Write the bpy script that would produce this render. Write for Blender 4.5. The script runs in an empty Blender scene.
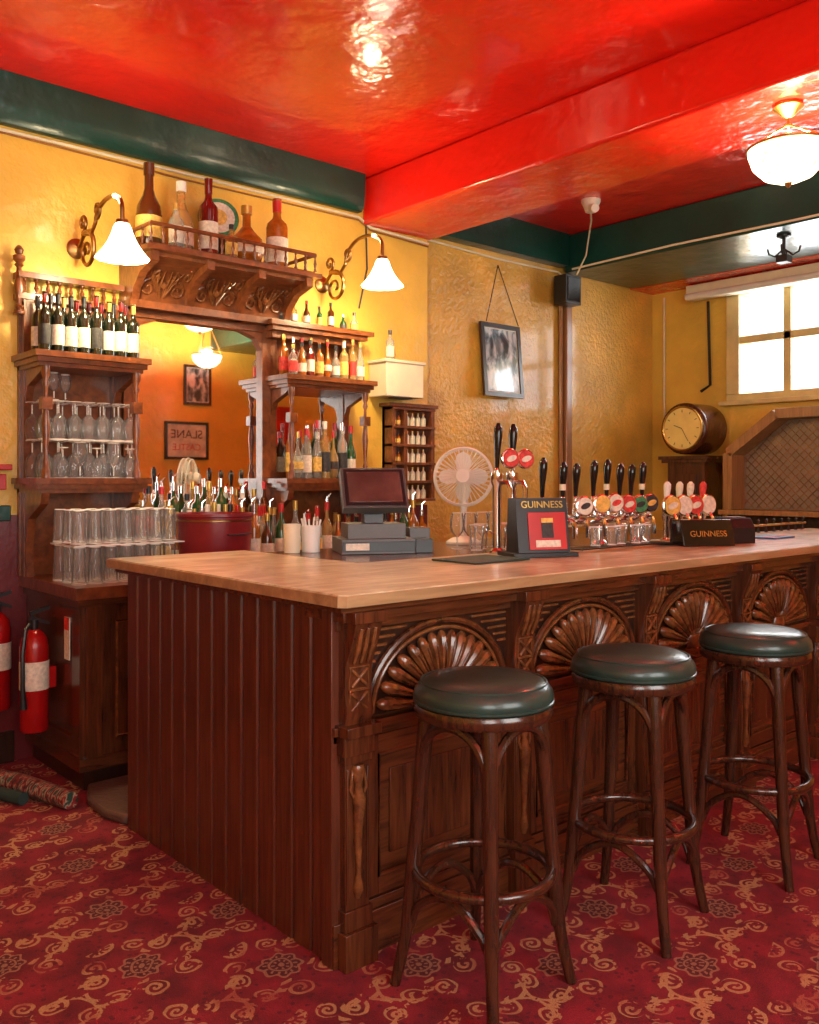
import bpy, math, random
from math import sin, cos, pi, radians, atan2
from mathutils import Matrix, Vector
random.seed(7)
sc = bpy.context.scene
try:
    sc.view_settings.view_transform = 'Standard'
    sc.view_settings.look = 'None'
except Exception: pass

# ---------------------------------------------------------------- materials
M = {}
def newmat(name):
    m = bpy.data.materials.new(name); m.use_nodes = True
    nt = m.node_tree
    b = nt.nodes.get('Principled BSDF')
    M[name] = m
    return m, nt, b
def coords(nt, scale=(1,1,1)):
    tc = nt.nodes.new('ShaderNodeTexCoord'); mp = nt.nodes.new('ShaderNodeMapping')
    mp.inputs['Scale'].default_value = scale
    nt.links.new(tc.outputs['Object'], mp.inputs['Vector'])
    return mp.outputs['Vector']
def noise(nt, vec, scale, detail=4, rough=.55, dist=0):
    n = nt.nodes.new('ShaderNodeTexNoise')
    n.inputs['Scale'].default_value = scale; n.inputs['Detail'].default_value = detail
    n.inputs['Roughness'].default_value = rough; n.inputs['Distortion'].default_value = dist
    nt.links.new(vec, n.inputs['Vector']); return n.outputs['Fac']
def ramp(nt, fac, stops):
    r = nt.nodes.new('ShaderNodeValToRGB')
    el = r.color_ramp.elements
    while len(el) < len(stops): el.new(.5)
    for e, (p, c) in zip(el, stops):
        e.position = p; e.color = (*c, 1)
    nt.links.new(fac, r.inputs['Fac']); return r.outputs['Color']
def bumpn(nt, b, fac, strength, dist=.01):
    bp = nt.nodes.new('ShaderNodeBump'); bp.inputs['Strength'].default_value = strength
    bp.inputs['Distance'].default_value = dist
    nt.links.new(fac, bp.inputs['Height']); nt.links.new(bp.outputs['Normal'], b.inputs['Normal'])
def mat(name, col, rough=.5, metal=0, var=.12, scale=8, bump=0, bscale=40, bdist=.01, coat=0, em=0, emcol=None, lo=.3, hi=.7):
    m, nt, b = newmat(name)
    v = coords(nt)
    c = ramp(nt, noise(nt, v, scale), [(lo, tuple(x*(1-var) for x in col)), (hi, tuple(min(1, x*(1+var)) for x in col))])
    nt.links.new(c, b.inputs['Base Color'])
    b.inputs['Roughness'].default_value = rough; b.inputs['Metallic'].default_value = metal
    b.inputs['Coat Weight'].default_value = coat; b.inputs['Coat Roughness'].default_value = .08
    if bump: bumpn(nt, b, noise(nt, v, bscale, 3), bump, bdist)
    if em:
        b.inputs['Emission Color'].default_value = (*(emcol or col), 1)
        b.inputs['Emission Strength'].default_value = em
    return m
def wood(name, c1, c2, rough=.3, stretch=(14,14,1.2), coat=.3, scale=3):
    m, nt, b = newmat(name)
    v = coords(nt, stretch)
    n1 = noise(nt, v, scale, 6, .6, .6)
    c = ramp(nt, n1, [(.3, c1), (.5, tuple((a+d)/2 for a, d in zip(c1, c2))), (.7, c2)])
    nt.links.new(c, b.inputs['Base Color'])
    b.inputs['Roughness'].default_value = rough
    b.inputs['Coat Weight'].default_value = coat; b.inputs['Coat Roughness'].default_value = .15
    bumpn(nt, b, n1, .12, .004)
    return m
def glass(name, col, tint=.9, gl=.25, diff=0.0, rough=.03):
    m = bpy.data.materials.new(name); m.use_nodes = True; nt = m.node_tree
    nt.nodes.clear(); out = nt.nodes.new('ShaderNodeOutputMaterial')
    tr = nt.nodes.new('ShaderNodeBsdfTransparent'); tr.inputs[0].default_value = (*col, 1)
    g = nt.nodes.new('ShaderNodeBsdfGlossy'); g.inputs['Roughness'].default_value = rough
    lw = nt.nodes.new('ShaderNodeLayerWeight'); lw.inputs[0].default_value = gl
    mx = nt.nodes.new('ShaderNodeMixShader')
    n = noise(nt, coords(nt), 6)
    nt.links.new(lw.outputs['Fresnel'], mx.inputs[0]); nt.links.new(tr.outputs[0], mx.inputs[1]); nt.links.new(g.outputs[0], mx.inputs[2])
    d = nt.nodes.new('ShaderNodeBsdfDiffuse'); d.inputs[0].default_value = (*[min(1, x) for x in col], 1)
    mx2 = nt.nodes.new('ShaderNodeMixShader')
    mr = nt.nodes.new('ShaderNodeMath'); mr.operation = 'MULTIPLY'; mr.inputs[1].default_value = diff*2
    nt.links.new(n, mr.inputs[0]); nt.links.new(mr.outputs[0], mx2.inputs[0])
    nt.links.new(mx.outputs[0], mx2.inputs[1]); nt.links.new(d.outputs[0], mx2.inputs[2])
    nt.links.new(mx2.outputs[0], out.inputs[0]); M[name] = m; return m

wood('mahogany', (.036,.010,.0045), (.140,.040,.013), .26, (14,14,1.2), .4)
wood('mahogany_h', (.040,.011,.0045), (.155,.044,.014), .26, (1.2,14,14), .4)
wood('mahogany_red', (.050,.012,.006), (.140,.036,.015), .34, (20,20,1.0))
wood('carve', (.075,.023,.008), (.25,.088,.026), .24, (8,8,8), .5)
wood('dark_wood', (.012,.005,.003), (.040,.013,.007), .3)
wood('brown_post', (.22,.09,.03), (.34,.15,.05), .4)
wood('stoolwood', (.020,.007,.004), (.078,.024,.010), .22, (16,16,1.5), .5)
wood('backwood', (.085,.024,.008), (.25,.075,.022), .28, (6,14,6))
# worn pale bar top: fine grain x broad worn patches
m, nt, b = newmat('bartop')
g1 = noise(nt, coords(nt,(1,9,9)), 2.5, 6, .6, .6); g2 = noise(nt, coords(nt), 3.2, 4, .6, 1.2)
ad = nt.nodes.new('ShaderNodeMath'); ad.operation='ADD'; nt.links.new(g1, ad.inputs[0]); nt.links.new(g2, ad.inputs[1])
hf = nt.nodes.new('ShaderNodeMath'); hf.operation='MULTIPLY'; hf.inputs[1].default_value=.5; nt.links.new(ad.outputs[0], hf.inputs[0])
c = ramp(nt, hf.outputs[0], [(.36,(.36,.27,.14)),(.47,(.52,.43,.25)),(.53,(.66,.57,.36)),(.62,(.78,.71,.50))])
nt.links.new(c, b.inputs['Base Color']); b.inputs['Roughness'].default_value=.33; b.inputs['Coat Weight'].default_value=.25; b.inputs['Coat Roughness'].default_value=.15
bumpn(nt, b, g1, .1, .003)
wood('topedge', (.28,.16,.07), (.50,.34,.17), .3, (1.0,9,9), .4, 2.5)
wood('hoodwood', (.28,.14,.045), (.5,.28,.10), .4)
mat('wall', (.74,.46,.068), .42, var=.15, scale=2.2, bump=.6, bscale=10, bdist=.025, coat=.10)
mat('wall_tex', (.66,.38,.060), .30, var=.20, scale=2.5, bump=.8, bscale=28, bdist=.02, coat=.3)
mat('maroon', (.13,.012,.014), .35, bump=.2)
mat('ceil', (.80,.017,.008), .20, var=.08, scale=1.2, bump=.42, bscale=4.6, bdist=.05, coat=.35)
mat('green', (.003,.045,.034), .3, var=.3, scale=2, bump=.4, bscale=5, bdist=.03, coat=.15)
mat('white', (.8,.78,.7), .4, var=.04)
mat('cream', (.75,.68,.48), .45, var=.08)
mat('winframe', (.70,.55,.25), .4)
mat('black', (.012,.012,.013), .35)
mat('blackgloss', (.008,.008,.009), .12)
mat('grey', (.09,.085,.08), .4)
mat('vinyl', (.020,.050,.040), .32, var=.3, scale=6, bump=.15, bscale=12, coat=.2)
mat('brass', (.60,.40,.13), .3, 1)
mat('oldbrass', (.36,.20,.07), .3, 1, var=.4)
mat('chrome', (.75,.75,.75), .12, 1, var=.05)
mat('red', (.50,.012,.01), .3)
mat('redbucket', (.22,.012,.016), .35)
mat('extred', (.36,.006,.006), .25)
mat('label_w', (.75,.70,.55), .6, var=.2, scale=60)
mat('label_y', (.75,.48,.10), .6, var=.3, scale=60)
mat('label_r', (.6,.04,.03), .6, var=.4, scale=60)
mat('label_b', (.03,.03,.03), .6, var=.5, scale=60)
mat('label_g', (.05,.25,.10), .6, var=.4, scale=60)
mat('blue', (.05,.15,.35), .4)
mat('cap_gold', (.6,.4,.1), .3, .8)
mat('winebottle', (.008,.012,.006), .08, coat=.5)
mat('amber', (.34,.10,.010), .08, var=.4, scale=20, coat=.6)
mat('darkred', (.13,.008,.006), .08, coat=.6)
mat('greenglass', (.01,.07,.02), .08, coat=.6)
mat('brownglass', (.08,.024,.006), .08, coat=.6)
glass('clear', (.985,.99,.98), gl=.24, diff=.06)
glass('tumbler', (.985,.985,.96), gl=.25, diff=.07)
mat('rim', (.88,.86,.78), .12, var=.03, coat=.8)  # pale opaque colour; on glass rims it paints in their bright highlights
glass('clearbottle', (.88,.90,.84), gl=.3, diff=.16)
glass('goldbottle', (.85,.62,.25), gl=.3, diff=.25)
mat('shade', (1,.9,.7), .4, var=.02, em=9, emcol=(1,.92,.72))
m, nt, b = newmat('alabaster')
c = ramp(nt, noise(nt, coords(nt), 22, 3), [(.35,(1,.60,.20)),(.52,(1,.93,.66))])
nt.links.new(c, b.inputs['Base Color']); nt.links.new(c, b.inputs['Emission Color']); b.inputs['Emission Strength'].default_value = 3.8
m, nt, b = newmat('mirror'); b.inputs['Metallic'].default_value = 1; b.inputs['Roughness'].default_value = .02
c = ramp(nt, noise(nt, coords(nt), 3), [(.3,(.92,.92,.90)),(.7,(.97,.97,.95))]); nt.links.new(c, b.inputs['Base Color'])
m, nt, b = newmat('patterned')
c = ramp(nt, noise(nt, coords(nt,(1,3,1)), 22, 2), [(.36,(.012,.03,.025)),(.48,(.30,.02,.02)),(.54,(.45,.38,.26)),(.60,(.02,.07,.05))])
nt.links.new(c, b.inputs['Base Color']); b.inputs['Roughness'].default_value=.4
mat('dial', (.95,.76,.24), .5, var=.08)
mat('paper', (.62,.6,.52), .5, var=.3, scale=9)
m, nt, b = newmat('photo_print')  # picture tones with the pale blue-white reflection of its glass painted in
c = ramp(nt, noise(nt, coords(nt,(1.5,1,.8)), 9, 3, .5, .5), [(.36,(.04,.05,.06)),(.46,(.16,.20,.23)),(.54,(.45,.52,.56)),(.66,(.72,.76,.78))])
nt.links.new(c, b.inputs['Base Color']); b.inputs['Roughness'].default_value=.12; b.inputs['Coat Weight'].default_value=.8
mat('screen', (.10,.06,.05), .12, var=.5, scale=4, coat=.8)
mat('lattice', (.30,.23,.15), .5)
mat('stone', (.10,.06,.045), .4, bump=.4)
mat('fabric_b', (.02,.05,.045), .6)

# ---- carpet
class E:
    nt = None
    def __init__(s, k): s.k = k
    def _op(a, op, *o):
        n = E.nt.nodes.new('ShaderNodeMath'); n.operation = op
        for i, x in enumerate((a,)+o):
            if isinstance(x, E): E.nt.links.new(x.k, n.inputs[i])
            else: n.inputs[i].default_value = x
        return E(n.outputs[0])
    def __add__(a,b): return a._op('ADD',b)
    def __sub__(a,b): return a._op('SUBTRACT',b)
    def __mul__(a,b): return a._op('MULTIPLY',b)
    def abs(a): return a._op('ABSOLUTE')
    def lt(a,b): return a._op('LESS_THAN',b)
    def gt(a,b): return a._op('GREATER_THAN',b)
    def mx(a,b): return a._op('MAXIMUM',b)
    def fr(a): return a._op('FRACT')
    def fl(a): return a._op('FLOOR')
def carpet():
    m, nt, b = newmat('carpet'); E.nt = nt
    v = coords(nt)
    nz = nt.nodes.new('ShaderNodeTexNoise'); nz.inputs['Scale'].default_value = 11; nt.links.new(v, nz.inputs['Vector'])
    vm = nt.nodes.new('ShaderNodeVectorMath'); vm.operation = 'MULTIPLY_ADD'
    nt.links.new(nz.outputs['Color'], vm.inputs[0]); vm.inputs[1].default_value = (.035,.035,0); nt.links.new(v, vm.inputs[2])
    sp = nt.nodes.new('ShaderNodeSeparateXYZ'); nt.links.new(vm.outputs[0], sp.inputs[0])
    S = 1/.40
    ca, sa = cos(radians(20)), sin(radians(20))
    x0 = E(sp.outputs['X']); y0 = E(sp.outputs['Y'])
    X = (x0*ca + y0*sa)*S + 40.0; Y = (y0*ca - x0*sa)*(S*1.1) + 40.0
    row = Y.fl()
    X = X + (row._op('MODULO', 2.0))*.5
    fx = X.fr() - .5; fy = Y.fr() - .5
    def polar(cx, cy, px, py):
        dx = px - cx; dy = py - cy
        r = (dx*dx + dy*dy)._op('SQRT'); th = dy._op('ARCTAN2', dx); return r, th
    r, th = polar(0,0,fx,fy)
    pet = (th*8.0)._op('COSINE')*.016
    ros = (r - pet - .155).abs().lt(.012)
    ros = ros.mx((r - .085).abs().lt(.010)).mx(r.lt(.026))
    ros = ros.mx(((th*14.0)._op('COSINE').gt(.45)) * (r-.118).abs().lt(.016))
    ros = ros.mx(((th*8.0)._op('COSINE').gt(.35)) * (r-.055).abs().lt(.013))
    inside = (r - pet).lt(.15)
    ax = fx.abs()
    def spiral(cx, cy, R, pitch, sgn, px, py, wid=.5):
        r, th = polar(cx, cy, px, py)
        f = (r*(1/pitch) + th*(sgn/(2*pi)) + 5.0).fr()
        return f.lt(wid) * r.lt(R)
    cur = spiral(.33,.14,.105,.060,1,ax,fy)
    cur = cur.mx(spiral(.20,.31,.095,.055,-1,ax,fy))
    cur = cur.mx(spiral(.38,-.17,.095,.055,-1,ax,fy))
    cur = cur.mx(spiral(.17,-.33,.105,.060,1,ax,fy))
    r2, th2 = polar(.30,-.02,ax,fy)
    cur = cur.mx((r2-.19).abs().lt(.014)*(ax.gt(.24)))
    leaf = (th2*11.0 + r2*30.0)._op('COSINE').gt(.35) * (r2-.215).abs().lt(.040)
    leaf = leaf * r.gt(.20)
    cur = cur.mx(leaf)
    r3, th3 = polar(0,.5,ax,fy)
    cur = cur.mx((r3-.11).abs().lt(.014)).mx(r3.lt(.03)).mx((th3*10.0)._op('COSINE').gt(.3)*(r3-.075).abs().lt(.02))
    n2 = E(noise(nt, v, 22, 3))
    patch = E(noise(nt, v, 2.2, 2))
    vor = nt.nodes.new('ShaderNodeTexVoronoi'); vor.inputs['Scale'].default_value = 34; nt.links.new(v, vor.inputs['Vector'])
    fleck = E(vor.outputs['Distance']).lt(.26) * patch.gt(.42)
    cur = cur * n2.gt(.42)
    fibre = noise(nt, v, 260, 2)
    def mixc(fac, A, B):
        mx = nt.nodes.new('ShaderNodeMix'); mx.data_type = 'RGBA'
        nt.links.new(fac.k if isinstance(fac, E) else fac, mx.inputs[0])
        for i, c in ((6, A), (7, B)):
            if isinstance(c, tuple): mx.inputs[i].default_value = (*c, 1)
            else: nt.links.new(c, mx.inputs[i])
        return mx.outputs[2]
    base = ramp(nt, noise(nt, v, 7, 4), [(.35,(.15,.006,.014)),(.65,(.31,.014,.030))])
    c1 = mixc(inside, base, (.11,.014,.018))
    c2 = mixc(fleck*.55, c1, (.07,.008,.012))
    gold = ramp(nt, noise(nt, v, 5, 2), [(.38,(.42,.11,.06)),(.50,(.58,.34,.14))])
    c3 = mixc(cur*.80, c2, gold)
    c4 = mixc(ros*.6, c3, (.50,.26,.14))
    f2 = ramp(nt, fibre, [(.3,(.55,.55,.55)),(.7,(1.15,1.15,1.15))])
    mm = nt.nodes.new('ShaderNodeMix'); mm.data_type = 'RGBA'; mm.blend_type = 'MULTIPLY'; mm.inputs[0].default_value = 1
    nt.links.new(c4, mm.inputs[6]); nt.links.new(f2, mm.inputs[7])
    nt.links.new(mm.outputs[2], b.inputs['Base Color'])
    b.inputs['Roughness'].default_value = .9
    bumpn(nt, b, fibre, .5, .006)
carpet()

# ---------------------------------------------------------------- mesh builder
class Obj:
    def __init__(s, name, loc=(0,0,0), rz=0):
        s.name=name; s.loc=loc; s.rz=rz; s.v=[]; s.f=[]; s.fm=[]; s.mats=[]; s.M=Matrix()
    def mi(s, m):
        if m not in s.mats: s.mats.append(m)
        return s.mats.index(m)
    def add(s, m, vs, fs):
        o = len(s.v); s.v += [tuple(s.M @ Vector(p)) for p in vs]
        s.f += [tuple(i+o for i in f) for f in fs]; s.fm += [s.mi(m)]*len(fs)
    def box(s, m, lo, hi):
        (a,b_,c),(d,e,f) = lo,hi
        s.add(m, [(a,b_,c),(d,b_,c),(d,e,c),(a,e,c),(a,b_,f),(d,b_,f),(d,e,f),(a,e,f)],
              [(0,3,2,1),(4,5,6,7),(0,1,5,4),(1,2,6,5),(2,3,7,6),(3,0,4,7)])
    def lathe(s, m, prof, c=(0,0,0), n=20, sx=1, sy=1, sq=0):
        vs=[]; fs=[]
        for (r,z) in prof:
            for i in range(n):
                a=2*pi*i/n; k=1
                if sq:
                    ca,sa=abs(cos(a)),abs(sin(a)); k=(ca**sq+sa**sq)**(-1/sq)
                vs.append((c[0]+r*k*cos(a)*sx, c[1]+r*k*sin(a)*sy, c[2]+z))
        for j in range(len(prof)-1):
            for i in range(n):
                k=(i+1)%n
                fs.append((j*n+i, j*n+k, (j+1)*n+k, (j+1)*n+i))
        if prof[0][0]>1e-6: fs.append(tuple(range(n))[::-1])
        if prof[-1][0]>1e-6: fs.append(tuple((len(prof)-1)*n+i for i in range(n)))
        s.add(m, vs, fs)
    def lathe_open(s, m, prof, c=(0,0,0), n=14):
        vs=[]; fs=[]
        for (r,z) in prof:
            for i in range(n):
                a=2*pi*i/n; vs.append((c[0]+r*cos(a), c[1]+r*sin(a), c[2]+z))
        for j in range(len(prof)-1):
            for i in range(n):
                k=(i+1)%n; fs.append((j*n+i, j*n+k, (j+1)*n+k, (j+1)*n+i))
        s.add(m, vs, fs)
    def tube(s, m, pts, r, n=8, closed=False, flat=1.0):
        pts=[Vector(p) for p in pts]; N=len(pts)
        rs = r if isinstance(r,(list,tuple)) else [r]*N
        vs=[]; fs=[]; up=None
        for i,p in enumerate(pts):
            if closed: t=(pts[(i+1)%N]-pts[i-1])
            else: t=(pts[min(i+1,N-1)]-pts[max(i-1,0)])
            t.normalize()
            if up is None:
                up=Vector((0,0,1)) if abs(t.z)<.9 else Vector((0,1,0))
            up=(up-t*up.dot(t)).normalized(); sd=t.cross(up)
            for k in range(n):
                a=2*pi*k/n; vs.append(tuple(p+up*cos(a)*rs[i]*flat+sd*sin(a)*rs[i]))
        for j in range(N if closed else N-1):
            j2=(j+1)%N
            for i in range(n):
                k=(i+1)%n; fs.append((j*n+i,j*n+k,j2*n+k,j2*n+i))
        if not closed:
            fs.append(tuple(range(n))[::-1]); fs.append(tuple((N-1)*n+i for i in range(n)))
        s.add(m, vs, fs)
    def prism(s, m, poly, axis, a, b_):
        def P(u,w,t):
            return {'x':(t,u,w),'y':(u,t,w),'z':(u,w,t)}[axis]
        n=len(poly); vs=[P(u,w,a) for u,w in poly]+[P(u,w,b_) for u,w in poly]
        fs=[tuple(range(n))[::-1], tuple(range(n,2*n))]+[(i,(i+1)%n,n+(i+1)%n,n+i) for i in range(n)]
        s.add(m, vs, fs)
    def ring(s, m, R, r, c=(0,0,0), n=40, k=8, sx=1, sy=1, flat=1):
        s.tube(m, [(c[0]+R*cos(2*pi*i/n)*sx, c[1]+R*sin(2*pi*i/n)*sy, c[2]) for i in range(n)], r, k, True, flat)
    def done(s, bevel=0, parent=None):
        me=bpy.data.meshes.new(s.name); me.from_pydata(s.v,[],s.f)
        for m in s.mats: me.materials.append(M[m])
        me.polygons.foreach_set('material_index', s.fm)
        import bmesh
        bm=bmesh.new(); bm.from_mesh(me); bmesh.ops.recalc_face_normals(bm, faces=bm.faces)
        bm.to_mesh(me); bm.free()
        me.polygons.foreach_set('use_smooth',[True]*len(me.polygons))
        me.set_sharp_from_angle(angle=radians(38)); me.update()
        o=bpy.data.objects.new(s.name, me); sc.collection.objects.link(o)
        o.location=s.loc; o.rotation_euler=(0,0,s.rz)
        if bevel:
            bv=o.modifiers.new('b','BEVEL'); bv.width=bevel; bv.segments=2; bv.limit_method='ANGLE'; bv.angle_limit=radians(50)
        if parent: o.parent=parent
        return o
def text(body, m, loc, rot, size, parent, name='lettering', align='CENTER', ext=.001):
    cu=bpy.data.curves.new(name,'FONT'); cu.body=body; cu.size=size; cu.align_x=align; cu.align_y='CENTER'; cu.extrude=ext
    o=bpy.data.objects.new(name,cu); sc.collection.objects.link(o); cu.materials.append(M[m])
    o.location=loc; o.rotation_euler=rot; o.parent=parent; return o
def spiral_pts(c, R, turns, a0, sgn=1, plane='xz', n=28, rmin=.12):
    out=[]
    for i in range(n+1):
        t=i/n; r=R*(1-(1-rmin)*t); a=a0+sgn*turns*2*pi*t
        u,w=r*cos(a),r*sin(a)
        if plane=='xz': out.append((c[0]+u,c[1],c[2]+w))
        elif plane=='yz': out.append((c[0],c[1]+u,c[2]+w))
        else: out.append((c[0]+u,c[1]+w,c[2]))
    return out
def axisM(pos, direc):
    q=Vector((0,0,1)).rotation_difference(Vector(direc).normalized())
    return Matrix.Translation(pos) @ q.to_matrix().to_4x4()

YW=4.85; XR=7.36; ZC=3.52; YF=-1.3; XL=-2.2
# ---------------------------------------------------------------- room shell
o=Obj('floor'); o.box('carpet',(XL,YF,-.06),(XR,YW+.1,0)); o.done()
o=Obj('ceiling'); o.box('ceil',(XL-.1,YF-.1,ZC),(XR+.1,YW+.2,ZC+.1)); o.box('ceil',(7.0,YF,3.2),(XR,YW+.06,ZC)); o.done()
o=Obj('wall_back')
o.box('wall',(XL-.1,YW,1.27),(4.45,YW+.15,ZC)); o.box('maroon',(XL-.1,YW,0),(4.45,YW+.15,1.27))
o.box('wall_tex',(4.45,YW+.05,0),(6.0,YW+.15,ZC)); o.box('wall_tex',(6.15,YW+.02,0),(XR,YW+.15,ZC)); o.box('wall_tex',(6.0,YW+.05,0),(6.15,YW+.15,ZC)); o.done()
o=Obj('trim_4'); o.box('brown_post',(6.03,YW-.02,0),(6.11,YW+.049,3.2)); o.tube('brown_post',[(6.0,YW+.02,0),(6.0,YW+.02,3.2)],.018,8); o.done(.01)
o=Obj('trim_1'); o.box('green',(XL,YW-.035,1.24),(1.52,YW-.001,1.32)); o.done(.005)
o=Obj('baseboard_back'); o.box('dark_wood',(XL,YW-.03,0),(1.54,YW-.001,.16)); o.done(.005)
o=Obj('wall_right')
wy0,wy1,wz0,wz1=2.35,4.04,2.2,3.1
o.box('wall',(XR,YF,0),(XR+.3,YW+.15,wz0)); o.box('wall',(XR,YF,wz1),(XR+.3,YW+.15,ZC))
o.box('wall',(XR,wy1,wz0),(XR+.3,YW+.15,wz1)); o.box('wall',(XR,YF,wz0),(XR+.3,wy0,wz1)); o.done()
o=Obj('window_1')
o.box('winframe',(XR-.03,wy0-.07,wz0-.07),(XR+.1,wy1+.06,wz0)); o.box('winframe',(XR-.03,wy0-.07,wz1-.04),(XR+.1,wy1+.06,wz1+.04))
o.box('winframe',(XR-.03,wy1-.06,wz0),(XR+.1,wy1+.06,wz1)); o.box('winframe',(XR-.03,wy0-.06,wz0),(XR+.1,wy0+.05,wz1))
for yy in (3.56,3.12,2.74): o.box('winframe',(XR-.01,yy-.032,wz0),(XR+.07,yy+.032,wz1))
o.box('winframe',(XR-.01,wy0,2.635),(XR+.07,wy1,2.70))
o.box('winframe',(XR-.09,wy0-.1,wz0-.10),(XR,wy1+.1,wz0-.06))
o.done(.004)
o=Obj('wall_left'); o.box('wall',(XL-.1,YF,0),(XL,YW,ZC)); o.done()
o=Obj('wall_front')
o.box('wall',(XL,YF-.1,0),(XR,YF,1.0)); o.box('wall',(XL,YF-.1,2.9),(XR,YF,ZC))
for a,b_ in ((XL,-1.3),(.3,1.0),(2.6,XR)): o.box('wall',(a,YF-.1,1.0),(b_,YF,2.9))
o.done()
for i,(a,b_) in enumerate(((-1.3,.3),(1.0,2.6))):  # unseen front windows, added to frame the fill lights behind the camera
    o=Obj('window_%d'%(i+2))
    for t in (a,(a+b_)/2-.02,b_-.04): o.box('winframe',(t,YF-.08,1.0),(t+.04,YF-.02,2.9))
    for t in (1.0,1.9,2.86): o.box('winframe',(a,YF-.08,t),(b_,YF-.02,t+.04))
    o.done()
def cove(yw):
    return [(yw,3.27),(yw-.05,3.27),(yw-.075,3.30),(yw-.085,3.38),(yw-.09,3.519),(yw,3.519)]
o=Obj('trim_2'); o.prism('green',cove(YW-.001),'x',XL,3.80)
o.done()
o=Obj('trim_3'); o.box('green',(4.48,YW-.06,3.25),(6.01,YW+.04,3.519)); o.done()
o=Obj('ceiling_beam'); o.box('ceil',(3.84,YF,3.2),(4.47,YW-.001,3.519)); o.done(.02)
o=Obj('ceiling_beam'); o.box('green',(6.02,YF,3.2),(7.0,YW-.001,3.519)); o.done(.015)
o=Obj('electrical_cables')
o.tube('cream',[(XL+.1,YW-.012,3.255),(0,YW-.012,3.25),(1.5,YW-.012,3.245),(2.5,YW-.012,3.25),(3.8,YW-.012,3.245),(3.9,YW-.02,3.19),(4.44,YW-.02,3.17)],.009,6)
o.tube('brown_post',[(XL+.1,YW-.012,3.235),(0,YW-.012,3.225),(1.5,YW-.012,3.23),(2.5,YW-.012,3.215),(3.8,YW-.012,3.225),(3.9,YW-.02,3.17),(4.44,YW-.02,3.15)],.006,6)
o.tube('cream',[(4.46,YW+.03,3.22),(5.2,YW+.035,3.2),(5.98,YW+.035,3.21),(5.98,YW-.02,3.17)],.008,6)
o.tube('oldbrass',[(1.42,YW-.02,3.2),(1.43,YW-.02,2.6),(1.41,YW-.02,2.0)],.010,6)
o.tube('oldbrass',[(1.36,YW-.02,3.2),(1.36,YW-.02,2.6),(1.37,YW-.02,2.2)],.007,6)
o.tube('black',[(3.86,YW-.02,3.2),(3.87,YW-.02,2.9),(3.8,YW-.02,2.62)],.006,6)
o.done()
o=Obj('beam_cable')
o.tube('cream',[(6.005,4.75,3.215),(6.005,3.8,3.23),(6.005,2.8,3.215),(6.005,1.5,3.225)],.009,6)
o.tube('cream',[(6.0,4.70,3.16),(5.995,4.60,3.30),(5.8,4.4,3.505),(5.42,4.12,3.51)],.007,6)
o.done()
o=Obj('window_cable')
o.tube('black',[(XR-.02,4.28,3.05),(XR-.02,4.26,2.3),(XR-.02,4.35,2.25)],.014,6)
o.tube('cream',[(XR-.02,YW-.12,3.15),(XR-.02,4.73,2.2),(XR-.02,4.72,1.9)],.01,6)
o.done()

# ---------------------------------------------------------------- bar counter
o=Obj('bar_counter')
BX0,BX1=1.60,6.1; BY=2.17; ZT=1.12
o.box('dark_wood',(BX0+.02,BY+.02,.0),(BX1,2.75,1.07))
o.box('dark_wood',(BX0+.02,2.7,0),(2.2,3.58,1.07))
o.prism('bartop',[(1.575,2.055),(6.145,2.055),(6.145,2.825),(2.215,2.825),(2.215,3.685),(1.555,3.685),(1.555,2.075)],'z',1.095,ZT+.0)
o.prism('topedge',[(1.57,2.05),(6.15,2.05),(6.15,2.83),(2.22,2.83),(2.22,3.69),(1.55,3.69),(1.55,2.07)],'z',1.082,ZT-.004)
o.prism('mahogany_h',[(1.585,2.075),(6.13,2.075),(6.13,2.8),(2.2,2.8),(2.2,3.66),(1.575,3.66),(1.575,2.085)],'z',1.063,1.082)
o.box('mahogany_h',(BX0-.005,2.10,1.03),(BX1,2.3,1.063))
o.box('dark_wood',(2.22,2.84,.0),(5.2,3.5,1.07)); o.box('mahogany_h',(2.22,2.835,1.07),(5.2,3.52,1.12))
nb=14; y0,y1=BY+.0,3.6
for i in range(nb):
    a=y0+(y1-y0)*i/nb; b_=y0+(y1-y0)*(i+1)/nb
    w=.009
    o.prism('mahogany_red',[(BX0+.02,a),(BX0+.012,a),(BX0,a+w),(BX0,b_-w),(BX0+.012,b_),(BX0+.02,b_)],'z',0,1.063)
o.box('mahogany_red',(BX0-.012,BY-.02,0.0),(BX0+.05,BY+.03,1.063))
o.box('mahogany_h',(BX0,BY,0),(BX1,BY+.03,1.063))
P=[1.665,2.41,3.19,3.97,4.74,5.52]
o.box('mahogany_h',(BX0-.01,BY-.035,.690),(BX1,BY,.715)); o.box('mahogany_h',(BX0-.005,BY-.02,.665),(BX1,BY,.69))
o.box('mahogany_h',(BX0-.01,BY-.03,.0),(BX1,BY,.13)); o.box('mahogany_h',(BX0-.01,BY-.018,.13),(BX1,BY,.16))
o.box('mahogany_h',(BX0,BY-.03,1.0),(BX1,BY,1.03))
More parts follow.
